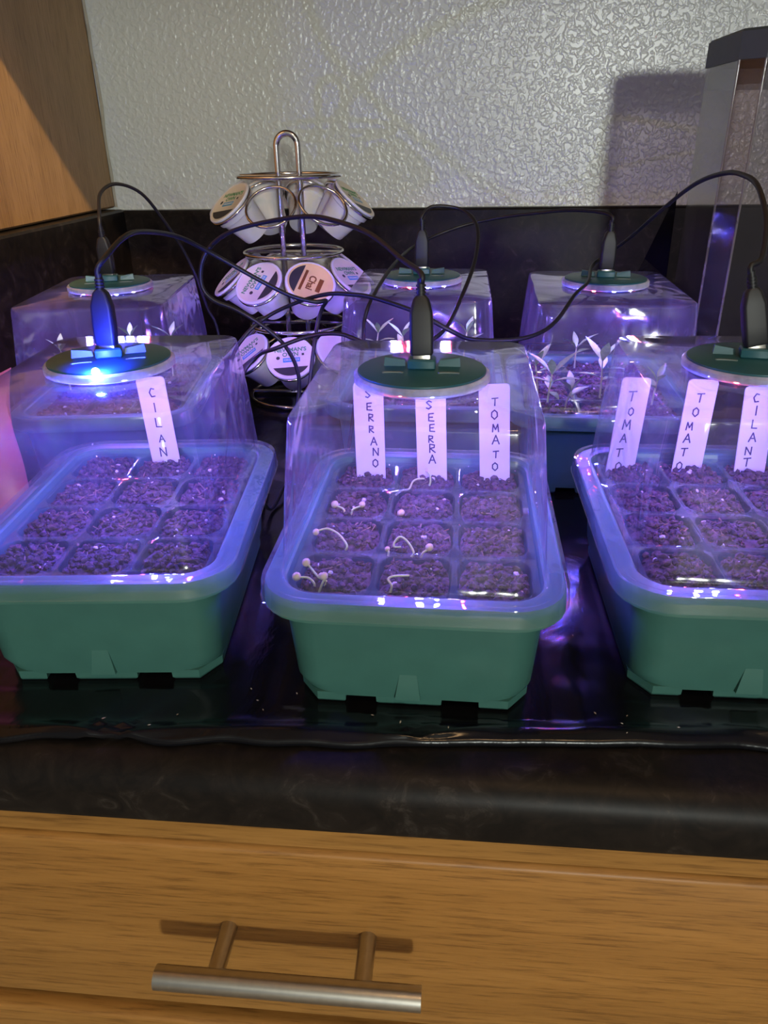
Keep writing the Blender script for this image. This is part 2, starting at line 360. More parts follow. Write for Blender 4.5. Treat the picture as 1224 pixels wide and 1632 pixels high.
def insert_mesh():
    """one moulded sheet: the plate with twelve rounded openings"""
    bm = bmesh.new(); n = 5
    w, l = 3*PX+.004, 4*PY+.004
    xs = [-w/2, -PX/2, PX/2, w/2]; ys = [-l/2, -PY, 0, PY, l/2]
    for i in range(3):
        for j in range(4):
            x0, x1, y0, y1 = xs[i], xs[i+1], ys[j], ys[j+1]
            cx, cy = (i-1)*PX, (j-1.5)*PY
            inner = rrect(  .0352, .0364, .0095, .0405, n, cx, cy); lip = rrect(.0361, .0373, .010, .0412, n, cx, cy)
            outer = []
            for q, (sx, sy) in enumerate(((x1, y1), (x0, y1), (x0, y0), (x1, y0))):
                for k in range(n+1):
                    p = lip[q*(n+1)+k]; a = PI/2*q+PI/2*k/n
                    c, s = math.cos(a), math.sin(a)
                    # shoot from the corner centre to the square boundary
                    ccx, ccy = p[0]-.010*c, p[1]-.010*s
                    tx = ((x1 if c > 0 else x0)-ccx)/c if abs(c) > 1e-6 else 1e9
                    ty = ((y1 if s > 0 else y0)-ccy)/s if abs(s) > 1e-6 else 1e9
                    tt = min(tx, ty); outer.append((ccx+c*tt, ccy+s*tt, .0408))
            iv = [bm.verts.new(p) for p in inner]; lv = [bm.verts.new(p) for p in lip]; ov = [bm.verts.new(p) for p in outer]; m = len(iv)
            cv = [bm.verts.new((sx, sy, .0408)) for sx, sy in ((x1, y1), (x0, y1), (x0, y0), (x1, y0))]
            for k in range(m):
                k2 = (k+1) % m
                bm.faces.new((iv[k], iv[k2], lv[k2], lv[k])); 
                try: bm.faces.new((lv[k], lv[k2], ov[k2], ov[k]))
                except ValueError: pass
            for q in range(4):
                # fill the corner between the boundary points that straddle it
                for k in range(n):
                    a, b = ov[q*(n+1)+k], ov[q*(n+1)+k+1]
                    if abs(a.co.x-b.co.x) > 1e-6 and abs(a.co.y-b.co.y) > 1e-6:
                        bm.faces.new((a, b, cv[q]))
    bmesh.ops.remove_doubles(bm, verts=bm.verts, dist=1e-5); bmesh.ops.recalc_face_normals(bm, faces=bm.faces)
    me = bpy.data.meshes.new('cell_plate'); bm.to_mesh(me); bm.free(); me.materials.append(INSERT)
    me.polygons.foreach_set('use_smooth', [True]*len(me.polygons)); me.set_sharp_from_angle(angle=R(40)); return me
def cell_mesh():
    L = [rrect(.0352, .0364, .0095, .0405), rrect(.0338, .0350, .009, .030), rrect(.026, .027, .006, .011), rrect(.022, .023, .005, .0100)]
    return MB().add(*loft(L, False, True)).mesh('cell', INSERT)
def dome_mesh():
    L = [rrect(.1262, .1688, .018, .0459), rrect(.1244, .1670, .016, .0468), rrect(.1235, .166, .0150, .052), rrect(.1185, .1585, .0145, .088), rrect(.1142, .1528, .014, .1120), rrect(.1127, .1510, .0135, .1202), rrect(.1117, .1500, .013, .1219), rrect(.1096, .1478, .012, .1226)]
    v, f = loft(L)
    # the flat top: rings down to the round lamp seat
    n = len(L[0]); k0 = len(v)-n
    for s, rz in ((.62, .0004), (.5, .0003)):
        for k in range(n):
            p = Vector(L[-1][k]); a = math.atan2(p.y, p.x); c = Vector((math.cos(a)*.036, math.sin(a)*.036, TOP+rz)) if s == .62 else Vector((math.cos(a)*.0302, math.sin(a)*.0302, TOP+.0003))
            v.append(tuple(c))
        a0 = k0; k0 = len(v)-n
        for k in range(n): f.append((a0+k, a0+(k+1) % n, k0+(k+1) % n, k0+k))
    return MB().add(v, f).mesh('dome', DOME, 60)
def flange_mesh():
    L = [rrect(.1478, .1908, .0275, .0366), rrect(.1470, .1900, .0275, .0368), rrect(.1458, .1888, .027, .0448), rrect(.1448, .1878, .0265, .0459), rrect(.1400, .183, .025, .0461), rrect(.1390, .182, .025, .0450), rrect(.1340, .1770, .022, .04525), rrect(.1295, .1722, .0195, .04540), rrect(.1272, .1699, .0185, .0456), rrect(.1262, .1688, .018, .0459)]
    return MB().add(*loft(L)).mesh('flange', FLANGE, 40)
BASE, FEET, WEDGE, PLATE, CELL, DOMEM, FLANGEM = base_mesh(), [foot_mesh(k) for k in range(3)], wedge_mesh(), insert_mesh(), cell_mesh(), dome_mesh(), flange_mesh()

SOILZ = {}
def soil_height(seed, i, j, u, v):
    c = 1-max(abs(u), abs(v))**3
    return .0368+.0040*c + .0022*noise.noise(Vector((i*3.1+u*1.2, j*2.7+v*1.2, seed*9.7)))*c
def soil(seed, dens):
    random.seed(seed); m = MB(); pl = MB(); ico = []
    bm = bmesh.new(); bmesh.ops.create_icosphere(bm, subdivisions=1, radius=1); iv = [v.co.copy() for v in bm.verts]; jf = [tuple(v.index for v in f.verts) for f in bm.faces]; bm.free()
    ov = [Vector(p) for p in ((1, 0, 0), (0, 1, 0), (-1, 0, 0), (0, -1, 0), (0, 0, 1), (0, 0, -1))]; of = [(0, 1, 4), (1, 2, 4), (2, 3, 4), (3, 0, 4), (1, 0, 5), (2, 1, 5), (3, 2, 5), (0, 3, 5)]
    def lump(mb, p, r, mi, big=False, flat=1.0):
        V, F = (iv, jf) if big else (ov, of)
        q = Matrix.Rotation(random.random()*6.3, 3, 'Z') @ Matrix.Rotation(random.random()*3, 3, 'X')
        sx, sy, sz = r*random.uniform(.7, 1.3), r*random.uniform(.7, 1.3), r*random.uniform(.6, 1.1)*flat
        mb.add([Vector(p)+q @ Vector((v.x*sx*random.uniform(.8, 1.2), v.y*sy*random.uniform(.8, 1.2), v.z*sz*random.uniform(.8, 1.2))) for v in V], F, mi)
    for i in range(3):
        for j in range(4):
            cx, cy = (i-1)*PX, (j-1.5)*PY; n = 14
            v = []; f = []
            for a in range(n+1):
                for b in range(n+1):
                    u, w = 2*a/n-1, 2*b/n-1
                    k = 1-.17*(abs(u)*abs(w))**2
                    v.append((cx+u*.0169*k, cy+w*.0175*k, soil_height(seed, i, j, u, w)+random.uniform(-.0006, .0006)))
            for a in range(n):
                for b in range(n):
                    q = a*(n+1)+b; f.append((q, q+n+1, q+n+2, q+1))
            m.add(v, f)
            for k in range(dens):
                u, w = random.uniform(-.93, .93), random.uniform(-.93, .93)
                if abs(u*w) > .7: continue
                r = .0004+.0021*random.random()**3.2
                lump(m, (cx+u*.0161, cy+w*.0166, soil_height(seed, i, j, u, w)+r*.45), r, 0, r > .0011)
            for k in range(dens//14):
                u, w = random.uniform(-.9, .9), random.uniform(-.9, .9); a = random.random()*PI; l = random.uniform(.0012, .0042)
                p = Vector((cx+u*.0145, cy+w*.0150, soil_height(seed, i, j, u, w)+.0009)); d = Vector((math.cos(a)*l, math.sin(a)*l, random.uniform(-.4, .9)*l*.6)); s = d.cross(Vector((0, 0, 1))).normalized()*random.uniform(.00015, .0005); z = Vector((0, 0, .0004))
                m.add([p-d-s, p-d+s, p+d+s, p+d-s, p-d+z, p+d+z], [(0, 1, 4), (2, 3, 5), (1, 2, 5, 4), (3, 0, 4, 5), (0, 3, 2, 1)], 1)
            for k in range(max(2, dens//70)):
                u, w = random.uniform(-.88, .88), random.uniform(-.88, .88); r = random.uniform(.0005, .0017)
                lump(pl, (cx+u*.0145, cy+w*.0150, soil_height(seed, i, j, u, w)+r*.7), r, 0, True)
    return m.mesh('potting_soil', [SOIL, BARK], 0), pl.mesh('perlite', PERL, 0)

def chip(mat): return MB().add(*box(-.0019, .0019, -.0019, .0019, -.0005, .0003)).mesh('led', mat, 0)
def dot(mat): return MB().add(*lathe([(.0016, .0003), (.0016, -.0003), (.0013, -.0010), (.0006, -.0014)], 10)).mesh('led', mat)
def half_ball(r, n=10):
    return lathe([(r*.999, 0), (r*.92, -r*.4), (r*.7, -r*.72), (r*.38, -r*.93), (r*.08, -r)], n)
def beads(mat): return MB().add(*half_ball(.0019)).mesh('led', mat)
LEDM = [dot(LEDB), dot(LEDR), dot(LEDW)]; LEDMX = beads(LEDX)
def lamp_meshes():
    d = {}
    d['disc'] = MB().add(*lathe([(.0298, .0048), (.0314, .0050), (.0317, .0058), (.0316, .0064), (.0308, .0068), (.004, .0070)], 48)).mesh('disc', DISC)
    d['puck'] = MB().add(*lathe([(.027, .0006), (.0285, .0008), (.0290, .0014), (.0290, .0049)], 40)).mesh('puck', PUCK)
    d['collar'] = MB().add(*loft([circ(.0331, .0012, 48), circ(.0336, .0016, 48), circ(.0336, .0046, 48), circ(.0326, .0056, 48), circ(.0318, .0056, 48), circ(.0318, .0012, 48)], closed=True)).mesh('collar', COLLAR)
    d['socket'] = MB().add(*box(-.0068, .0068, -.0045, .0055, .0068, .0118, .0008)).mesh('socket', DISC)
    d['wing'] = MB().add(*loft([[(-.0055, -.0022, .0068), (.0055, -.0022, .0068), (.0055, .0022, .0068), (-.0055, .0022, .0068)], [(-.0050, -.0016, .0098), (.0050, -.0016, .0112), (.0050, .0016, .0112), (-.0050, .0016, .0098)]], True, True)).mesh('wing', DISC, 0)
    v = []; n = 10
    arc = [(.0052*math.cos(PI*k/n), .0017*math.sin(PI*k/n)+.0006) for k in range(n+1)] + [(.0046*math.cos(PI*(n-k)/n), .0008*math.sin(PI*(n-k)/n)) for k in range(n+1)]
    d['vent_slot'] = MB().add(*loft([[(x, y, .0067) for x, y in arc], [(x, y, .0074) for x, y in arc]], True, True)).mesh('vent_slot', SLOT, 0)
    return d
LM = lamp_meshes()
def plug_meshes():
    body = MB().add(*loft([rrect(.0098, .0058, .0012, .0), rrect(.0112, .0068, .0016, .0012), rrect(.0116, .0072, .0018, .010), rrect(.0112, .007, .0018, .020), rrect(.0078, .0058, .0018, .0265), rrect(.0052, .0048, .0018, .0280)], True, True)).mesh('plug_body', BLACK, 40)
    tip = MB().add(*box(-.0042, .0042, -.0016, .0016, -.0028, .0005, .0003)).mesh('metal_tip', STEEL)
    P = []
    for k in range(4): P += [(.0024, .0275+k*.0016), (.0024, .0285+k*.0016), (.0019, .0285+k*.0016), (.0019, .0291+k*.0016)]
    sr = MB().add(*lathe(P + [(.0017, .036)], 14)).mesh('strain_relief', BLACK, 30)
    return body, tip, sr
PLUG = plug_meshes()

WHERE = {'M': 'front middle', 'L': 'front left', 'R': 'front right', 'BM': 'back middle', 'BL': 'back left', 'BR': 'back right'}
TRAY_LABEL = {'M': 'teal seed tray front and centre, its dome holding three white name tags', 'L': 'teal seed tray at front left with one tag and a blue glare', 'R': 'teal seed tray at front right, cut off by the frame edge',
              'BM': 'teal seed tray in back row straight behind the front middle one', 'BL': 'teal seed tray in back row behind the front left one', 'BR': 'teal seed tray in back row with tall leafy seedlings'}
def build_tray(k):
    x, y, rz = TRAYS[k]
    t = thing('seed_tray', TRAY_LABEL[k], 'seed tray', (x, y, ZC), rz, 'teal twelve-cell seed trays')
    up = (0, 0, -ZC)
    obj('base', BASE, t, up)
    for q in range(3): obj('foot', FEET[q], t, up)
    obj('wedge', WEDGE, t, up); obj('cell_plate', PLATE, t, up)
    for i in range(3):
        for j in range(4): obj('cell', CELL, t, ((i-1)*PX, (j-1.5)*PY, -ZC))
    d = thing('dome_lid', 'clear plastic dome lid on the %s seed tray' % WHERE[k], 'dome', (x, y, 0), rz, 'clear propagator domes')
    obj('dome', DOMEM, d); obj('flange', FLANGEM, d)
for k in TRAYS: build_tray(k)
def local(k, p):
    x, y, a = TRAYS[k]; c, s = math.cos(a), math.sin(a); return (x+c*p[0]-s*p[1], y+s*p[0]+c*p[1], p[2])
SEEDS = {'M': 11, 'L': 12, 'R': 13}
backsoil = soil(14, 130)
for k in TRAYS:
    a, b = soil(SEEDS[k], 330) if k in SEEDS else backsoil
    o = tag(obj('potting_soil', a, None, TRAYS[k][:2]+(0,), (0, 0, TRAYS[k][2]), kind='stuff'), 'dark crumbly potting soil filling the cells of the %s tray' % WHERE[k], 'soil')
    obj('perlite', b, o, kind='stuff')

LAMP_AT = {'M': (0, -.0085), 'L': (.0005, -.001), 'R': (-.001, 0), 'BM': (0, .001), 'BL': (0, .001), 'BR': (0, .001)}
LAMP_LABEL = {'M': 'round teal grow lamp on the front middle dome', 'L': 'round grow lamp on the front left dome, glaring bright blue', 'R': 'round grow lamp on the front right dome by the frame edge', 'BM': 'round grow lamp on the back middle dome', 'BL': 'round grow lamp on the back left dome', 'BR': 'round grow lamp on the back right dome'}
SPIN = {'M': 0, 'L': 18, 'R': -12, 'BM': 0, 'BL': 10, 'BR': -6}
for k in TRAYS:
    lx, ly = LAMP_AT[k]
    g = thing('grow_lamp', LAMP_LABEL[k], 'grow lamp', local(k, (lx, ly, TOP)), TRAYS[k][2]+R(SPIN[k]), 'round grow lamps')
    obj('disc', LM['disc'], g); obj('collar', LM['collar'], g, label='milky clear rim ring'); obj('puck', LM['puck'], g, label='grey underside puck that carries the diodes'); obj('socket', LM['socket'], g)
    for s in (-1, 1): obj('wing', LM['wing'], g, (s*.0135, .0045, 0), (0, 0, 0 if s > 0 else PI)); obj('vent_slot', LM['vent_slot'], g, (s*.0135, -.0105, 0))
    for q in range(10):
        a = 2*PI*q/10+.26-PI/2; obj('led', LEDM[(0, 2, 1, 0, 2, 0, 1, 2, 0, 1)[q]], g, (.024*math.cos(a), .024*math.sin(a), .0006), (0, 0, a))
    obj('led', LEDM[2], g, (0, 0, .0006)); obj('led', LEDM[0], g, (.009, 0, .0006))
    if k == 'L':
        o = obj('led', LEDMX, g, (-.006, -.0326, .0078), (R(-120), 0, 0), label='added blue diode at the rim, for the lens glare')  # diode added on the rim to throw the lens glare's blue onto disc and plug

# ------------------------------------------------------------------ USB cables
CABLES = {
'L': [(-.1829,.3850,.1702),(-.1799,.3900,.1787),(-.1780,.4100,.1855),(-.1793,.4400,.1857),(-.1777,.4900,.1777),(-.1654,.5100,.1664),(-.1352,.5200,.1464),(-.1135,.5200,.1356),(-.0968,.5200,.1315),(-.0899,.5250,.1313),(-.0940,.5300,.1248),(-.0985,.5300,.1112),(-.1034,.5200,.0772),(-.1070,.510,.0372),(-.106,.498,-.0165),(-.104,.53,-.0165)],
'M': [(-.0175,.3720,.1622),(-.0206,.3780,.1697),(-.0292,.4000,.1763),(-.0479,.4300,.1848),(-.0710,.4600,.1887),(-.0915,.4800,.1895),(-.1203,.5000,.1849),(-.1464,.5100,.1784),(-.1639,.5200,.1691),(-.1727,.5200,.1571),(-.1746,.5200,.1422),(-.1678,.5200,.1326),(-.1517,.5200,.1258),(-.1341,.5200,.1146),(-.1192,.5200,.1002),(-.1124,.5220,.0813),(-.1133,.5220,.0619),(-.1190,.514,.030),(-.119,.506,-.0165),(-.116,.54,-.0165)],
'R': [(.1437,.3940,.1596),(.1466,.4000,.1764),(.1524,.4200,.1916),(.1559,.4500,.2052),(.1574,.4800,.2093),(.1562,.5100,.2091),(.1518,.5500,.2015),(.1439,.5900,.1841),(.1331,.6400,.1583),(.1220,.6650,.1430),(.1085,.6560,.1345),(.0976,.6000,.1315),(.0829,.5600,.1290),(.0649,.5300,.1143),(.0426,.5100,.1095),(.0112,.5000,.1112),(-.0032,.4950,.1177),(-.0272,.5000,.1290),(-.0561,.5100,.1363),(-.0718,.5150,.1374),(-.0880,.5200,.1366),(-.1102,.5300,.1295),(-.1341,.5350,.1184),(-.1500,.5280,.1062),(-.160,.52,.0882),(-.158,.505,.0561),(-.150,.50,.02),(-.146,.515,-.0165),(-.15,.55,-.0165)],
'BM': [(-.0298,.6487,.1466),(-.0300,.6490,.1753),(-.0216,.6550,.1808),(.0009,.6550,.1782),(.0133,.6300,.1684),(.0124,.5900,.1506),(.0037,.5450,.1328),(-.0098,.5150,.1123),(-.0328,.5050,.1047),(-.0585,.5050,.1067),(-.0793,.5080,.1125),(-.1006,.5100,.1102),(-.1236,.5070,.1025),(-.1405,.5200,.0934),(-.152,.515,.0769),(-.15,.50,.04),(-.138,.50,-.0165),(-.133,.54,-.0165)],
'BR': [(.1160,.6320,.1515),(.1150,.6340,.1720),(.1086,.6450,.1765),(.0884,.6800,.1750),(.0622,.7000,.1710),(.0340,.7150,.1664),(-.0014,.7200,.1583),(-.0366,.7000,.1461),(-.0517,.6200,.1400),(-.0594,.5400,.1307),(-.0637,.5250,.1182),(-.0644,.5200,.1042),(-.0694,.5150,.0703),(-.076,.512,.03),(-.084,.510,-.0165),(-.086,.54,-.0165)],
'BL': [(-.2830,.6140,.1384),(-.2840,.6180,.1800),(-.2902,.6400,.1941),(-.2887,.6700,.1995),(-.2801,.7000,.1902),(-.2710,.7200,.1665),(-.2620,.7350,.1399),(-.2553,.7450,.1124),(-.2493,.7500,.0812),(-.2426,.7550,.0562),(-.2429,.7600,-.0119),(-.245,.79,-.0165)]}
CL = {'L': 'front left lamp, dropping beside the coffee rack', 'M': 'front middle lamp, looping over the coffee rack', 'R': 'front right lamp, arching high past the grey container', 'BM': 'back middle lamp in a small loop', 'BR': 'back right lamp, sagging leftward behind the domes', 'BL': 'back left lamp in a tall hoop by the corner'}
for k, pts in CABLES.items():
    lx, ly = LAMP_AT[k]; p0 = Vector(local(k, (lx, ly, TOP+.0130)))
    top = Vector(pts[0]); ax = (top-p0).normalized()
    if k in ('BM', 'BR', 'BL'): ax = (ax+Vector((0, 0, 6))).normalized()
    c = thing('usb_cable', 'black USB cable from the ' + CL[k], 'cable', p0, 0, 'black USB cables')
    M = frame((0, 0, 0), ax, (0, 1, 0)); e = M.to_euler()
    pb = obj('plug', PLUG[0], c, (0, 0, 0), e); obj('metal_tip', PLUG[1], pb); obj('strain_relief', PLUG[2], c, (0, 0, 0), e)
    s0 = ax*.0345; use = [q for q in (Vector(p)-p0 for p in pts) if q.dot(ax) > .040 or q.length > .05]
    obj('cord', MB().add(*tube([s0-ax*.002, s0+ax*.004]+use, .00145, 8, 7)).mesh('cord', CORD, 60), c)

# ------------------------------------------------------------------ plant tags with handwriting
GL = {'S': [[(.9, .85), (.5, 1), (.12, .8), (.5, .5), (.85, .25), (.45, 0), (.08, .12)]], 'E': [[(.9, 1), (.12, .95), (.1, .05), (.95, 0)], [(.12, .5), (.75, .52)]],
      'R': [[(.1, 0), (.12, 1), (.8, .9), (.75, .6), (.15, .5), (.9, 0)]], 'A': [[(0, 0), (.5, 1), (.95, 0)], [(.2, .38), (.78, .38)]], 'N': [[(.05, 0), (.08, 1), (.88, .02), (.92, 1)]],
      'O': [[(.5, 1), (.12, .75), (.1, .3), (.5, 0), (.88, .3), (.86, .75), (.5, 1)]], 'T': [[(0, .95), (1, 1)], [(.52, .97), (.46, 0)]], 'M': [[(.02, 0), (.12, 1), (.5, .3), (.86, 1), (.98, 0)]],
      'C': [[(.85, .9), (.45, 1), (.12, .55), (.35, .05), (.85, .1)]], 'I': [[(.5, 1), (.48, 0)]], 'L': [[(.15, 1), (.12, .03), (.85, 0)]]}
def writing(text, top, pitch, size, seed, x0=0.0, shear=0.0):
    random.seed(seed); m = MB()
    for i, ch in enumerate(text):
        s = size*random.uniform(.85, 1.12); z0 = top-pitch*(i+1)+random.uniform(-.0005, .0005); xo = x0+random.uniform(-.0009, .0009)+shear*(z0-top)
        for st in GL.get(ch, []):
            for a, b in zip(st, st[1:]):
                A = Vector((xo+(a[0]-.5)*s*.78, 0, z0+a[1]*s)); B = Vector((xo+(b[0]-.5)*s*.78, 0, z0+b[1]*s))
                d = (B-A).normalized()*.00022; q = Vector((-d.z, 0, d.x)).normalized()*.00040; A -= d; B += d; y = Vector((0, -.0002, 0))
                V = [A-q, A+q, B+q, B-q]; m.add([v+y for v in V]+V, [(0, 1, 2, 3), (0, 4, 5, 1), (1, 5, 6, 2), (2, 6, 7, 3), (3, 7, 4, 0)])
    return m.mesh('lettering', INK, 0)
def tag_mesh(h):
    w = .0182; o = [(-w/2, .0), (w/2, .0), (w/2, h-.0022), (w/2-.0006, h-.0007), (w/2-.0022, h), (-w/2+.0022, h), (-w/2+.0006, h-.0007), (-w/2, h-.0022)]
    o = o[:1] + [(-.002, -.012), (.002, -.012)] + o[1:]
    return MB().add(*loft([[(x, -.0004, z) for x, z in o], [(x, .0004, z) for x, z in o]], True, True)).mesh('tag', TAG, 0)
TAGS = [  # where its foot is, height, tilt x / y / z, text, top, pitch, size, label
    ((-.0510, .434, .034), .0662, (-3, -1, 0), 'SERRANO', .0640, .0073, .0048, 'white plant tag lettered SERRANO, leftmost of three in the front middle tray', 0, -.06),
    ((-.0125, .433, .034), .0672, (-3, -2, 0), 'SEERRA', .0575, .0068, .0050, 'white plant tag half behind the lamp disc, centre of three in the front middle tray', -.0004, -.02),
    ((.0262, .432, .034), .0670, (-3, -3, 0), 'TOMATO', .0620, .0081, .0050, 'white plant tag lettered TOMATO in the front middle tray, nearest its right wall', .0, .0),
    ((.1465, .456, .034), .0640, (-3, 2.5, 4), 'TOMATO', .0590, .0088, .0056, 'white leaning plant tag lettered TOMATO in the front right tray', 0, .10),
    ((.1842, .453, .033), .0620, (-4, -2, 0), 'CILANTRO', .0605, .0082, .0054, 'white plant tag lettered CILANTRO in the front right tray by the frame edge', -.001, .02),
    ((.1050, .454, .034), .0655, (-2, 4, 10), 'TOMATO', .0600, .0090, .0056, 'blurred white plant tag seen through the left wall of the front right dome', 0, .04),
    ((-.1885, .4485, .034), .0640, (-3, -3.5, 6), 'CILANTRO', .0605, .0098, .0056, 'white plant tag lettered CILAN in the front left tray', 0, .02)]
for loc, hh, tl, txt, top, pit, sz, lab, x0, sh in TAGS:
    o = obj('plant_tag', tag_mesh(hh), None, loc, [R(a) for a in tl]); tag(o, lab, 'plant tag', 'white plant tags')
    obj('lettering', writing(txt, top, pit, sz, len(lab), x0, sh), o, (0, -.0004, 0))

# ------------------------------------------------------------------ seedlings
def ellipsoid(c, r, axis, n=8):
    prof = [(.05, -1), (.5, -.85), (.87, -.45), (1, 0), (.87, .45), (.5, .85), (.05, 1)]
    v, f = lathe([(a*r[0], z*r[1]) for a, z in prof], n); return place((v, f), frame(c, axis, (0.13, .9, .1)))
def leaf(p, d, l, w, curl=.25):
    d = Vector(d).normalized(); s = d.cross(Vector((0, 0, 1))).normalized(); up = s.cross(d); p = Vector(p); V = []; F = []
    K = [(0, .06), (.2, .55), (.42, 1), (.65, .82), (.85, .42), (1, .03)]
    for a, b in K:
        c = p+d*l*a-up*l*curl*a*a
        V += [c-s*w*b*.5+up*w*.14*b, c, c+s*w*b*.5+up*w*.14*b]
    n = len(V)
    for k in range(len(K)-1):
        a = k*3; F += [(a, a+1, a+4, a+3), (a+1, a+2, a+5, a+4)]
    V2 = [v-up*.00025 for v in V]
    F += [tuple(i+n for i in q[::-1]) for q in F[:]]
    return V+V2, F
def sprout(k, pts, heads, label):
    """curled sprout: thin pale stem in the tray's own frame, ending in a seed husk"""
    t = thing('sprout', label, 'seedling', local(k, pts[0]), TRAYS[k][2], 'curled sprouts just coming up')
    o = Vector(pts[0]); P = [Vector(p)-o for p in pts]
    obj('stem', MB().add(*tube(P, [.00065, .0005], 7, 6)).mesh('stem', STEM, 60), t)
    for c, r in heads: obj('seed_husk', MB().add(*ellipsoid(Vector(c)-o, (r, r*1.15), (.4, -.2, .7))).mesh('seed_husk', HUSK, 60), t)
zs = .0392
sprout('M', [(-.0425, -.071, zs), (-.0415, -.0700, zs+.003), (-.0452, -.0690, zs+.0045), (-.0495, -.064, zs+.0060), (-.0520, -.0615, zs+.0072)], [((-.0526, -.0613, zs+.0078), .0021)], 'sprout with rounded husk standing tallest in the front left cell, middle tray')
sprout('M', [(-.0470, -.0735, zs), (-.0468, -.0725, zs+.003), (-.0500, -.0705, zs+.0048), (-.0545, -.0705, zs+.0050)], [((-.0556, -.0705, zs+.0052), .0022)], 'sprout lying leftmost in the front left cell, middle tray')
sprout('M', [(-.0445, -.0740, zs-.001), (-.0430, -.0725, zs+.003), (-.0420, -.0710, zs+.005)], [((-.0424, -.0700, zs+.0058), .0020), ((-.0440, -.0685, zs+.0050), .0016)], 'short sprout with two pale husks in the front left cell, middle tray')
sprout('M', [(-.0105, -.0730, zs), (-.0100, -.0715, zs+.003), (-.0118, -.0690, zs+.0048), (-.0095, -.0670, zs+.0055), (-.0020, -.0660, zs+.0056)], [], 'single pale hooked sprout in the front centre cell, middle tray')
sprout('M', [(-.0375, -.0345, zs), (-.0370, -.0335, zs+.003), (-.0420, -.0290, zs+.0068), (-.0480, -.0260, zs+.0080), (-.0530, -.0265, zs+.0070)], [((-.0542, -.0268, zs+.0062), .0018)], 'arching sprout with brown husk in the second left cell, middle tray')
sprout('M', [(-.0030, -.0385, zs), (-.0020, -.0370, zs+.002), (-.0050, -.0340, zs+.0060), (-.0090, -.0330, zs+.0085), (-.0118, -.0340, zs+.0060), (-.0120, -.0355, zs+.004), (-.0085, -.0360, zs+.0042)], [], 'looped green sprout in the second centre cell, middle tray')
sprout('M', [(.0020, -.0390, zs), (.0030, -.0380, zs+.0025), (.0055, -.0365, zs+.0035)], [((.0060, -.0360, zs+.0045), .0021)], 'short sprout with cream husk right of the loop, second centre cell')
sprout('M', [(-.0150, -.0385, zs), (-.0148, -.0375, zs+.002), (-.0160, -.0365, zs+.0025)], [((-.0155, -.0362, zs+.0028), .0014)], 'tiny sprout left of the loop in the second centre cell')
sprout('M', [(-.0440, .0070, zs), (-.0450, .0080, zs+.003), (-.0490, .0095, zs+.0042)], [((-.0502, .0100, zs+.0048), .0021)], 'sprout with pale round husk in the third left cell, middle tray')
sprout('M', [(-.0405, .0070, zs), (-.0395, .0080, zs+.003), (-.0350, .0100, zs+.0045)], [((-.0345, .0105, zs+.0050), .0019)], 'leaning sprout with tan husk, right in the third left cell')
sprout('M', [(-.0120, .0055, zs), (-.0120, .0062, zs+.001)], [((-.0120, .0065, zs+.0022), .0022)], 'cream seed husk by the divider in the third centre cell')
sprout('M', [(-.0180, .0390, zs-.002), (-.0150, .0400, zs+.0005), (-.0100, .0410, zs+.0015), (-.0080, .0440, zs+.0050), (-.0050, .0460, zs+.0062), (-.0010, .0470, zs+.0060)], [], 'yellow-green sprout sprawling before the middle tag')
sprout('M', [(.0020, .0480, zs+.001), (.0026, .0480, zs+.004), (.0022, .0480, zs+.008), (.0006, .0480, zs+.0102)], [((.0004, .0480, zs+.0108), .0011)], 'thin upright yellow sprout against the middle tag')

def seedling(k, base, hgt, lean, leaves, label, seed):
    random.seed(seed)
    t = thing('seedling', label, 'seedling', local(k, base), TRAYS[k][2], 'leafy seedlings in the back trays')
    top = Vector((lean[0], lean[1], hgt)); mid = top*.5+Vector((lean[0]*-.2, 0, 0))
    obj('stem', MB().add(*tube([(0, 0, -.001), mid, top], [.0009, .0006], 7, 5)).mesh('stem', STEM, 60), t)
    for (hf, az, el, l, w) in leaves:
        p = mid*2*hf if hf < .5 else mid+(top-mid)*(hf-.5)*2
        d = Vector((math.cos(R(az))*math.cos(R(el)), math.sin(R(az))*math.cos(R(el)), math.sin(R(el))))
        obj('leaf', MB().add(*leaf(p, d, l, w, random.uniform(.05, .3))).mesh('leaf', LEAF, 60), t)
LV = [(1, 20, 45, .017, .0050), (1, 160, 50, .018, .0052), (1, 260, 60, .014, .0045), (.8, 200, 20, .015, .0046), (.8, 330, 25, .016, .0050), (.6, 90, 25, .014, .0046), (.55, 290, 10, .012, .004)]
def turn(a, s=1.0): return [(h, az+a, el, l*s, w*s) for h, az, el, l, w in LV]
seedling('BR', (-.0430, -.0560, .036), .030, (.002, 0), turn(0, 1.5), 'bushy seedling at the front left of the back right tray', 1)
seedling('BR', (-.0300, -.0600, .036), .018, (.004, 0), turn(70, 1.3)[:5], 'short leafy seedling beside the bushy one, back right tray', 2)
seedling('BR', (-.0480, -.0210, .036), .027, (-.003, 0), turn(30, 1.4)[:5], 'seedling behind the bushy one at the left wall, back right tray', 3)
seedling('BR', (.0010, -.0300, .036), .034, (-.001, 0), turn(110, 1.5), 'tall upright seedling in the middle of the back right tray', 4)
seedling('BR', (-.0110, .0500, .036), .024, (0, 0), turn(200, 1.2)[:4], 'pale seedling standing at the rear of the back right tray', 5)
seedling('BR', (.0360, -.0550, .036), .026, (.002, 0), turn(260, 1.0)[:5], 'seedling at the right front of the back right tray', 6)
seedling('BM', (-.0430, .0200, .036), .040, (.004, 0), turn(10, 1.1)[:5], 'seedling nearest the left wall of the back middle tray', 7)
seedling('BM', (-.0170, .0160, .036), .038, (0, 0), turn(140, 1.1)[:5], 'seedling left of the plug in the back middle tray', 8)
seedling('BM', (.0360, .0150, .036), .042, (.003, 0), turn(50, 1.1)[:5], 'seedling nearest the right wall of the back middle tray', 9)
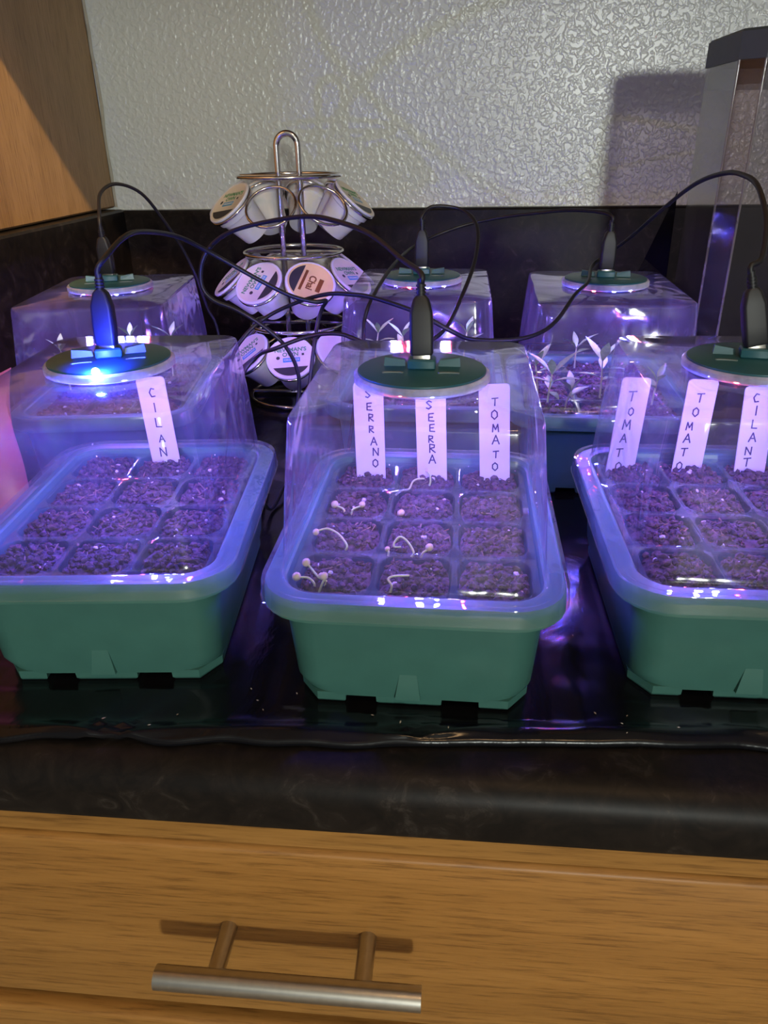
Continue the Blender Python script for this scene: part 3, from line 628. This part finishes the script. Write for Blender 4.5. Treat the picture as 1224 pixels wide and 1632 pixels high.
seedling('BL', (.0020, .0250, .036), .042, (0, 0), turn(80, 1.0)[:5], 'seedling in the centre of the back left tray', 10)
seedling('BL', (.0330, .0300, .036), .040, (.003, 0), turn(180, 1.1)[:5], 'seedling near the right wall of the back left tray', 11)
seedling('BL', (-.0450, -.0100, .036), .040, (-.002, 0), turn(300, 1.0)[:4], 'seedling near the left wall of the back left tray', 12)

# ------------------------------------------------------------------ coffee pod rack and pods
AX, AY = -.168, .80
TIERS = [(.178, -5, 'top'), (.107, -21, 'middle'), (.0350, 3, 'bottom')]
EL = R(47); RR = .066
def pod_frame(z, deg, spin=0):
    a = R(deg); out = Vector((math.sin(a), -math.cos(a), 0)); n = out*math.cos(EL)+Vector((0, 0, math.sin(EL)))
    up = Vector((0, 0, 1))*math.cos(EL)-out*math.sin(EL)
    return Vector((AX, AY, z))+out*RR, n, up
rack = thing('pod_rack', 'chrome wire carousel holding coffee pods, with an arched handle', 'rack', (AX, AY, ZC))
def loc_(p): return Vector(p)-Vector((AX, AY, ZC))
for sx in (-1, 1): obj('post', MB().add(*tube([(sx*.0105, 0, .004), (sx*.0105, 0, .226-ZC)], .0031, 12)).mesh('post', CHROME), rack)
obj('handle', MB().add(*tube([(.0105*math.cos(PI*k/12), 0, .2255-ZC+.0105*math.sin(PI*k/12)) for k in range(13)], .0031, 12)).mesh('handle', CHROME), rack)
obj('foot_ring', MB().add(*tube([(.056*math.cos(2*PI*k/40), .056*math.sin(2*PI*k/40), .0028) for k in range(40)], .0022, 8, closed=True)).mesh('foot_ring', CHROME, 60), rack)
obj('foot_bar', MB().add(*tube([(-.056, 0, .0030), (.056, 0, .0030)], .0022, 8)).mesh('foot_bar', CHROME), rack)
RINGM = MB().add(*tube([(.0500*math.cos(2*PI*k/48), .0500*math.sin(2*PI*k/48), 0) for k in range(48)], .0019, 8, closed=True)).mesh('tier_ring', CHROME, 60)
HOLDM = MB().add(*tube([(.0236*math.cos(2*PI*k/28), .0236*math.sin(2*PI*k/28), 0) for k in range(28)], .0014, 8, closed=True)).mesh('holder_ring', CHROME, 60)
BARM = MB().add(*tube([(-.05, 0, 0), (.05, 0, 0)], .0018, 8)).mesh('tier_bar', CHROME)
for z, ph, nm in TIERS:
    tr = obj('tier_ring', RINGM, rack, (0, 0, z+.0208-ZC))
    obj('tier_bar', BARM, rack, (0, 0, z+.0208-ZC))
    for q in range(8):
        c, n, up = pod_frame(z, ph+45*q); M = frame(loc_(c-n*.0038)-Vector((0, 0, z+.0208-ZC)), n, up)
        o = obj('holder_ring', HOLDM, tr); o.matrix_local = M
def pod_meshes():
    cup = MB().add(*lathe([(.0120, -.0400), (.0142, -.0395), (.0148, -.0380), (.0192, -.0120), (.0212, -.0108), (.0218, -.0022)], 32, True, True)).mesh('cup', POD, 30)
    lid = [MB().add(*lathe([(.0232, -.0020), (.0244, -.0014), (.0245, 0), (.0240, .0006), (.0222, .0007), (.0214, .0003), (.002, .0003)], 36, True, True)).mesh('lid', [POD, m], 30) for m in (FOIL, FOILY)]
    for l in lid:
        for p in l.polygons:
            if p.center.z > .00025 and Vector(p.center[:2]).length < .0218: p.material_index = 1
    return cup, lid
CUP, LIDS = pod_meshes()
def text_mesh(s, size, mat):
    cu = bpy.data.curves.new('lettering', 'FONT'); cu.body = s; cu.size = size; cu.align_x = 'CENTER'; cu.align_y = 'CENTER'; cu.extrude = .00008; cu.resolution_u = 4; cu.offset = size*.028
    o = bpy.data.objects.new('tmp', cu); COL.objects.link(o); bpy.context.view_layer.update()
    me = bpy.data.meshes.new_from_object(o.evaluated_get(bpy.context.evaluated_depsgraph_get())); bpy.data.objects.remove(o); bpy.data.curves.remove(cu)
    me.name = 'lettering'; me.materials.clear(); me.materials.append(mat); return me
def flat(o2, name, mat, h=.00016): return MB().add(*loft([[(x, y, 0) for x, y in o2], [(x, y, h) for x, y in o2]], True, True)).mesh(name, mat, 0)
def chord(y0, r=.0205, n=14, y1=None):
    a = math.asin(-y0/r); return [(r*math.cos(t), r*math.sin(t)) for t in [-(PI-a)+(PI-2*a)*k/n for k in range(n+1)]]
PRINT = {'a': text_mesh("NEWMAN'S", .0062, PGREEN), 'b': text_mesh('OWN', .0062, PGREEN), 'c': text_mesh('ORGANICS', .0030, PWHITE), 'd': text_mesh('Chai', .0095, PBROWN), 'e': text_mesh('ORGANIC', .0030, PWHITE)}
BLUEM = flat([(-.0085, -.0024), (.0085, -.0024), (.0085, .0024), (-.0085, .0024)], 'blue_panel', PBLUE)
DARKM = flat(chord(-.0108), 'dark_band', PBLACK); DOTM = flat([(.0019*math.cos(k*PI/6), .0019*math.sin(k*PI/6)) for k in range(12)], 'seal', PBLACK)
SQM = flat([(-.0012, -.0012), (.0012, -.0012), (.0012, .0012), (-.0012, .0012)], 'seal', PBLACK)
BRM = flat([(-.0125, -.0013), (.0125, -.0013), (.0125, .0013), (-.0125, .0013)], 'brown_band', PBROWN); BRM2 = flat([(-.008, -.0022), (.008, -.0022), (.008, .0022), (-.008, .0022)], 'brown_band', PBROWN)
def pod(z, deg, spin, kind, label):
    c, n, up = pod_frame(z, deg)
    t = thing('coffee_pod', label, 'coffee pod', c, 0, 'white coffee pods on the carousel')
    t.rotation_euler = (frame((0, 0, 0), n, up) @ Matrix.Rotation(R(spin), 4, 'Z')).to_euler()
    obj('cup', CUP, t); l = obj('lid', LIDS[1 if kind == 'chai' else 0], t)
    if kind == 'plain': return
    zz = .00035
    if kind == 'chai':
        obj('lettering', PRINT['d'], l, (0, .0005, zz)); obj('brown_band', BRM, l, (0, -.0072, zz)); obj('brown_band', BRM2, l, (.0, .0092, zz)); obj('dark_band', DARKM, l, (0, 0, zz)); obj('seal', DOTM, l, (.0145, .0085, zz), label='dark round seal')
        return
    obj('lettering', PRINT['a'], l, (0, .0092, zz)); obj('lettering', PRINT['b'], l, (0, .0038, zz)); p = obj('blue_panel', BLUEM, l, (.001, -.0025, zz))
    obj('dark_band', DARKM, l, (0, 0, zz)); obj('lettering', PRINT['c'], l, (.001, -.0025, zz+.00018), label='white print on the blue panel'); obj('seal', DOTM, l, (-.0125, .0005, zz), label='dark round seal'); obj('seal', SQM, l, (.0125, .0032, zz), label='small dark square')
Z1, Z2, Z3 = (q[0] for q in TIERS)
pod(Z1, -50, 12, 'own', 'coffee pod with blue-panelled lid at the left of the top tier, facing out')
pod(Z1, -95, 20, 'plain', 'coffee pod seen edge-on at the far left of the top tier')
pod(Z1, 85, -20, 'own', 'coffee pod seen edge-on at the right of the top tier')
pod(Z1, 130, 0, 'plain', 'coffee pod behind the right empty ring of the top tier')
pod(Z1, 175, 0, 'plain', 'coffee pod behind the posts of the top tier')
pod(Z1, -140, 0, 'plain', 'coffee pod at the rear left of the top tier')
pod(Z2, -66, 60, 'own', 'coffee pod with blue-panelled lid at the left of the middle tier')
pod(Z2, -21, 78, 'own', 'coffee pod with sideways print, left of the two front ones in the middle tier')
pod(Z2, 24, -122, 'chai', 'yellow-lidded coffee pod lettered Chai in the middle tier')
pod(Z2, 69, -10, 'own', 'coffee pod right of the Chai one in the middle tier')
pod(Z2, 114, 0, 'plain', 'coffee pod at the rear right of the middle tier')
pod(Z2, -111, 0, 'plain', 'coffee pod at the rear left of the middle tier')
pod(Z2, 159, 0, 'plain', 'rearmost coffee pod of the middle tier behind the right post')
pod(Z2, -156, 0, 'plain', 'rearmost coffee pod of the middle tier behind the left post')
pod(Z3, 3, 5, 'own', 'coffee pod facing forward in the bottom tier under crossing cables')
pod(Z3, -42, 60, 'own', 'coffee pod left of the forward one in the bottom tier')
pod(Z3, 48, -30, 'plain', 'coffee pod right of the forward one in the bottom tier')
pod(Z3, -87, 0, 'plain', 'coffee pod far left in the bottom tier')

# ------------------------------------------------------------------ smoked container
t = thing('storage_container', 'tall smoked clear container with dark grey lid by the wall', 'container', (.2264, .735, ZC))
def oct_(w, l, c, z, inset=0):
    w0, w1, l0, l1 = inset, w-inset, inset, l-inset
    return [(w0+c, l0, z), (w1-c, l0, z), (w1, l0+c, z), (w1, l1-c, z), (w1-c, l1, z), (w0+c, l1, z), (w0, l1-c, z), (w0, l0+c, z)]
obj('body', MB().add(*loft([oct_(.125, .125, .0165, .0012, .003), oct_(.125, .125, .0165, .004), oct_(.125, .125, .0165, .285-ZC)], True)).mesh('body', SMOKE, 20), t)
obj('lid', MB().add(*loft([oct_(.127, .127, .017, .284-ZC, -.001), oct_(.127, .127, .017, .304-ZC, -.001), oct_(.127, .127, .017, .3062-ZC, .001)], True, True)).mesh('lid', LID, 20), t)
for ex, ey in ((.0004, .0165), (.0165, .0004)):
    obj('edge_shine', MB().add(*tube([(ex, ey, .004), (ex, ey, .284-ZC)], .0011, 8)).mesh('edge_shine', EDGE_SHINE, 60), t)  # pale hazy tubes added along the edges in place of their highlights
obj('lid_collar', MB().add(*loft([oct_(.125, .125, .0165, .266-ZC, .0022), oct_(.125, .125, .0165, .2835-ZC, .0022)])).mesh('lid_collar', SMOKE2, 20), t)

# ------------------------------------------------------------------ red pouch at the left edge
def pouch():
    v = []; f = []; nx, nz = 14, 16
    for s in (-1, 1):
        for j in range(nz+1):
            for i in range(nx+1):
                a, b = i/nx, j/nz; x = -.12*(1-a)+(.003*math.sin(b*7)-.012*(1-b))*a; bul = .013*(math.sin(PI*a)**.6)*(1-b**2.2)+.0006
                v.append((x, s*bul+.006*noise.noise(Vector((a*3, b*3, s))), .004+.1295*b-.010*a*b*math.sin(a*9)))
    n = (nx+1)*(nz+1)
    for s in range(2):
        for j in range(nz):
            for i in range(nx): q = s*n+j*(nx+1)+i; f.append((q, q+1, q+nx+2, q+nx+1))
    for j in range(nz):
        for e in (0, nx): q = j*(nx+1)+e; f.append((q, q+nx+1, q+n+nx+1, q+n))
    for i in range(nx):
        for e in (0, nz): q = e*(nx+1)+i; f.append((q, q+1, q+n+1, q+n))
    return MB().add(v, f).mesh('pouch', RED, 60)
tag(obj('seed_pouch', pouch(), None, (-.286, .452, ZC-.003)), 'red crinkled plastic pouch at the left edge behind the front left dome', 'pouch')
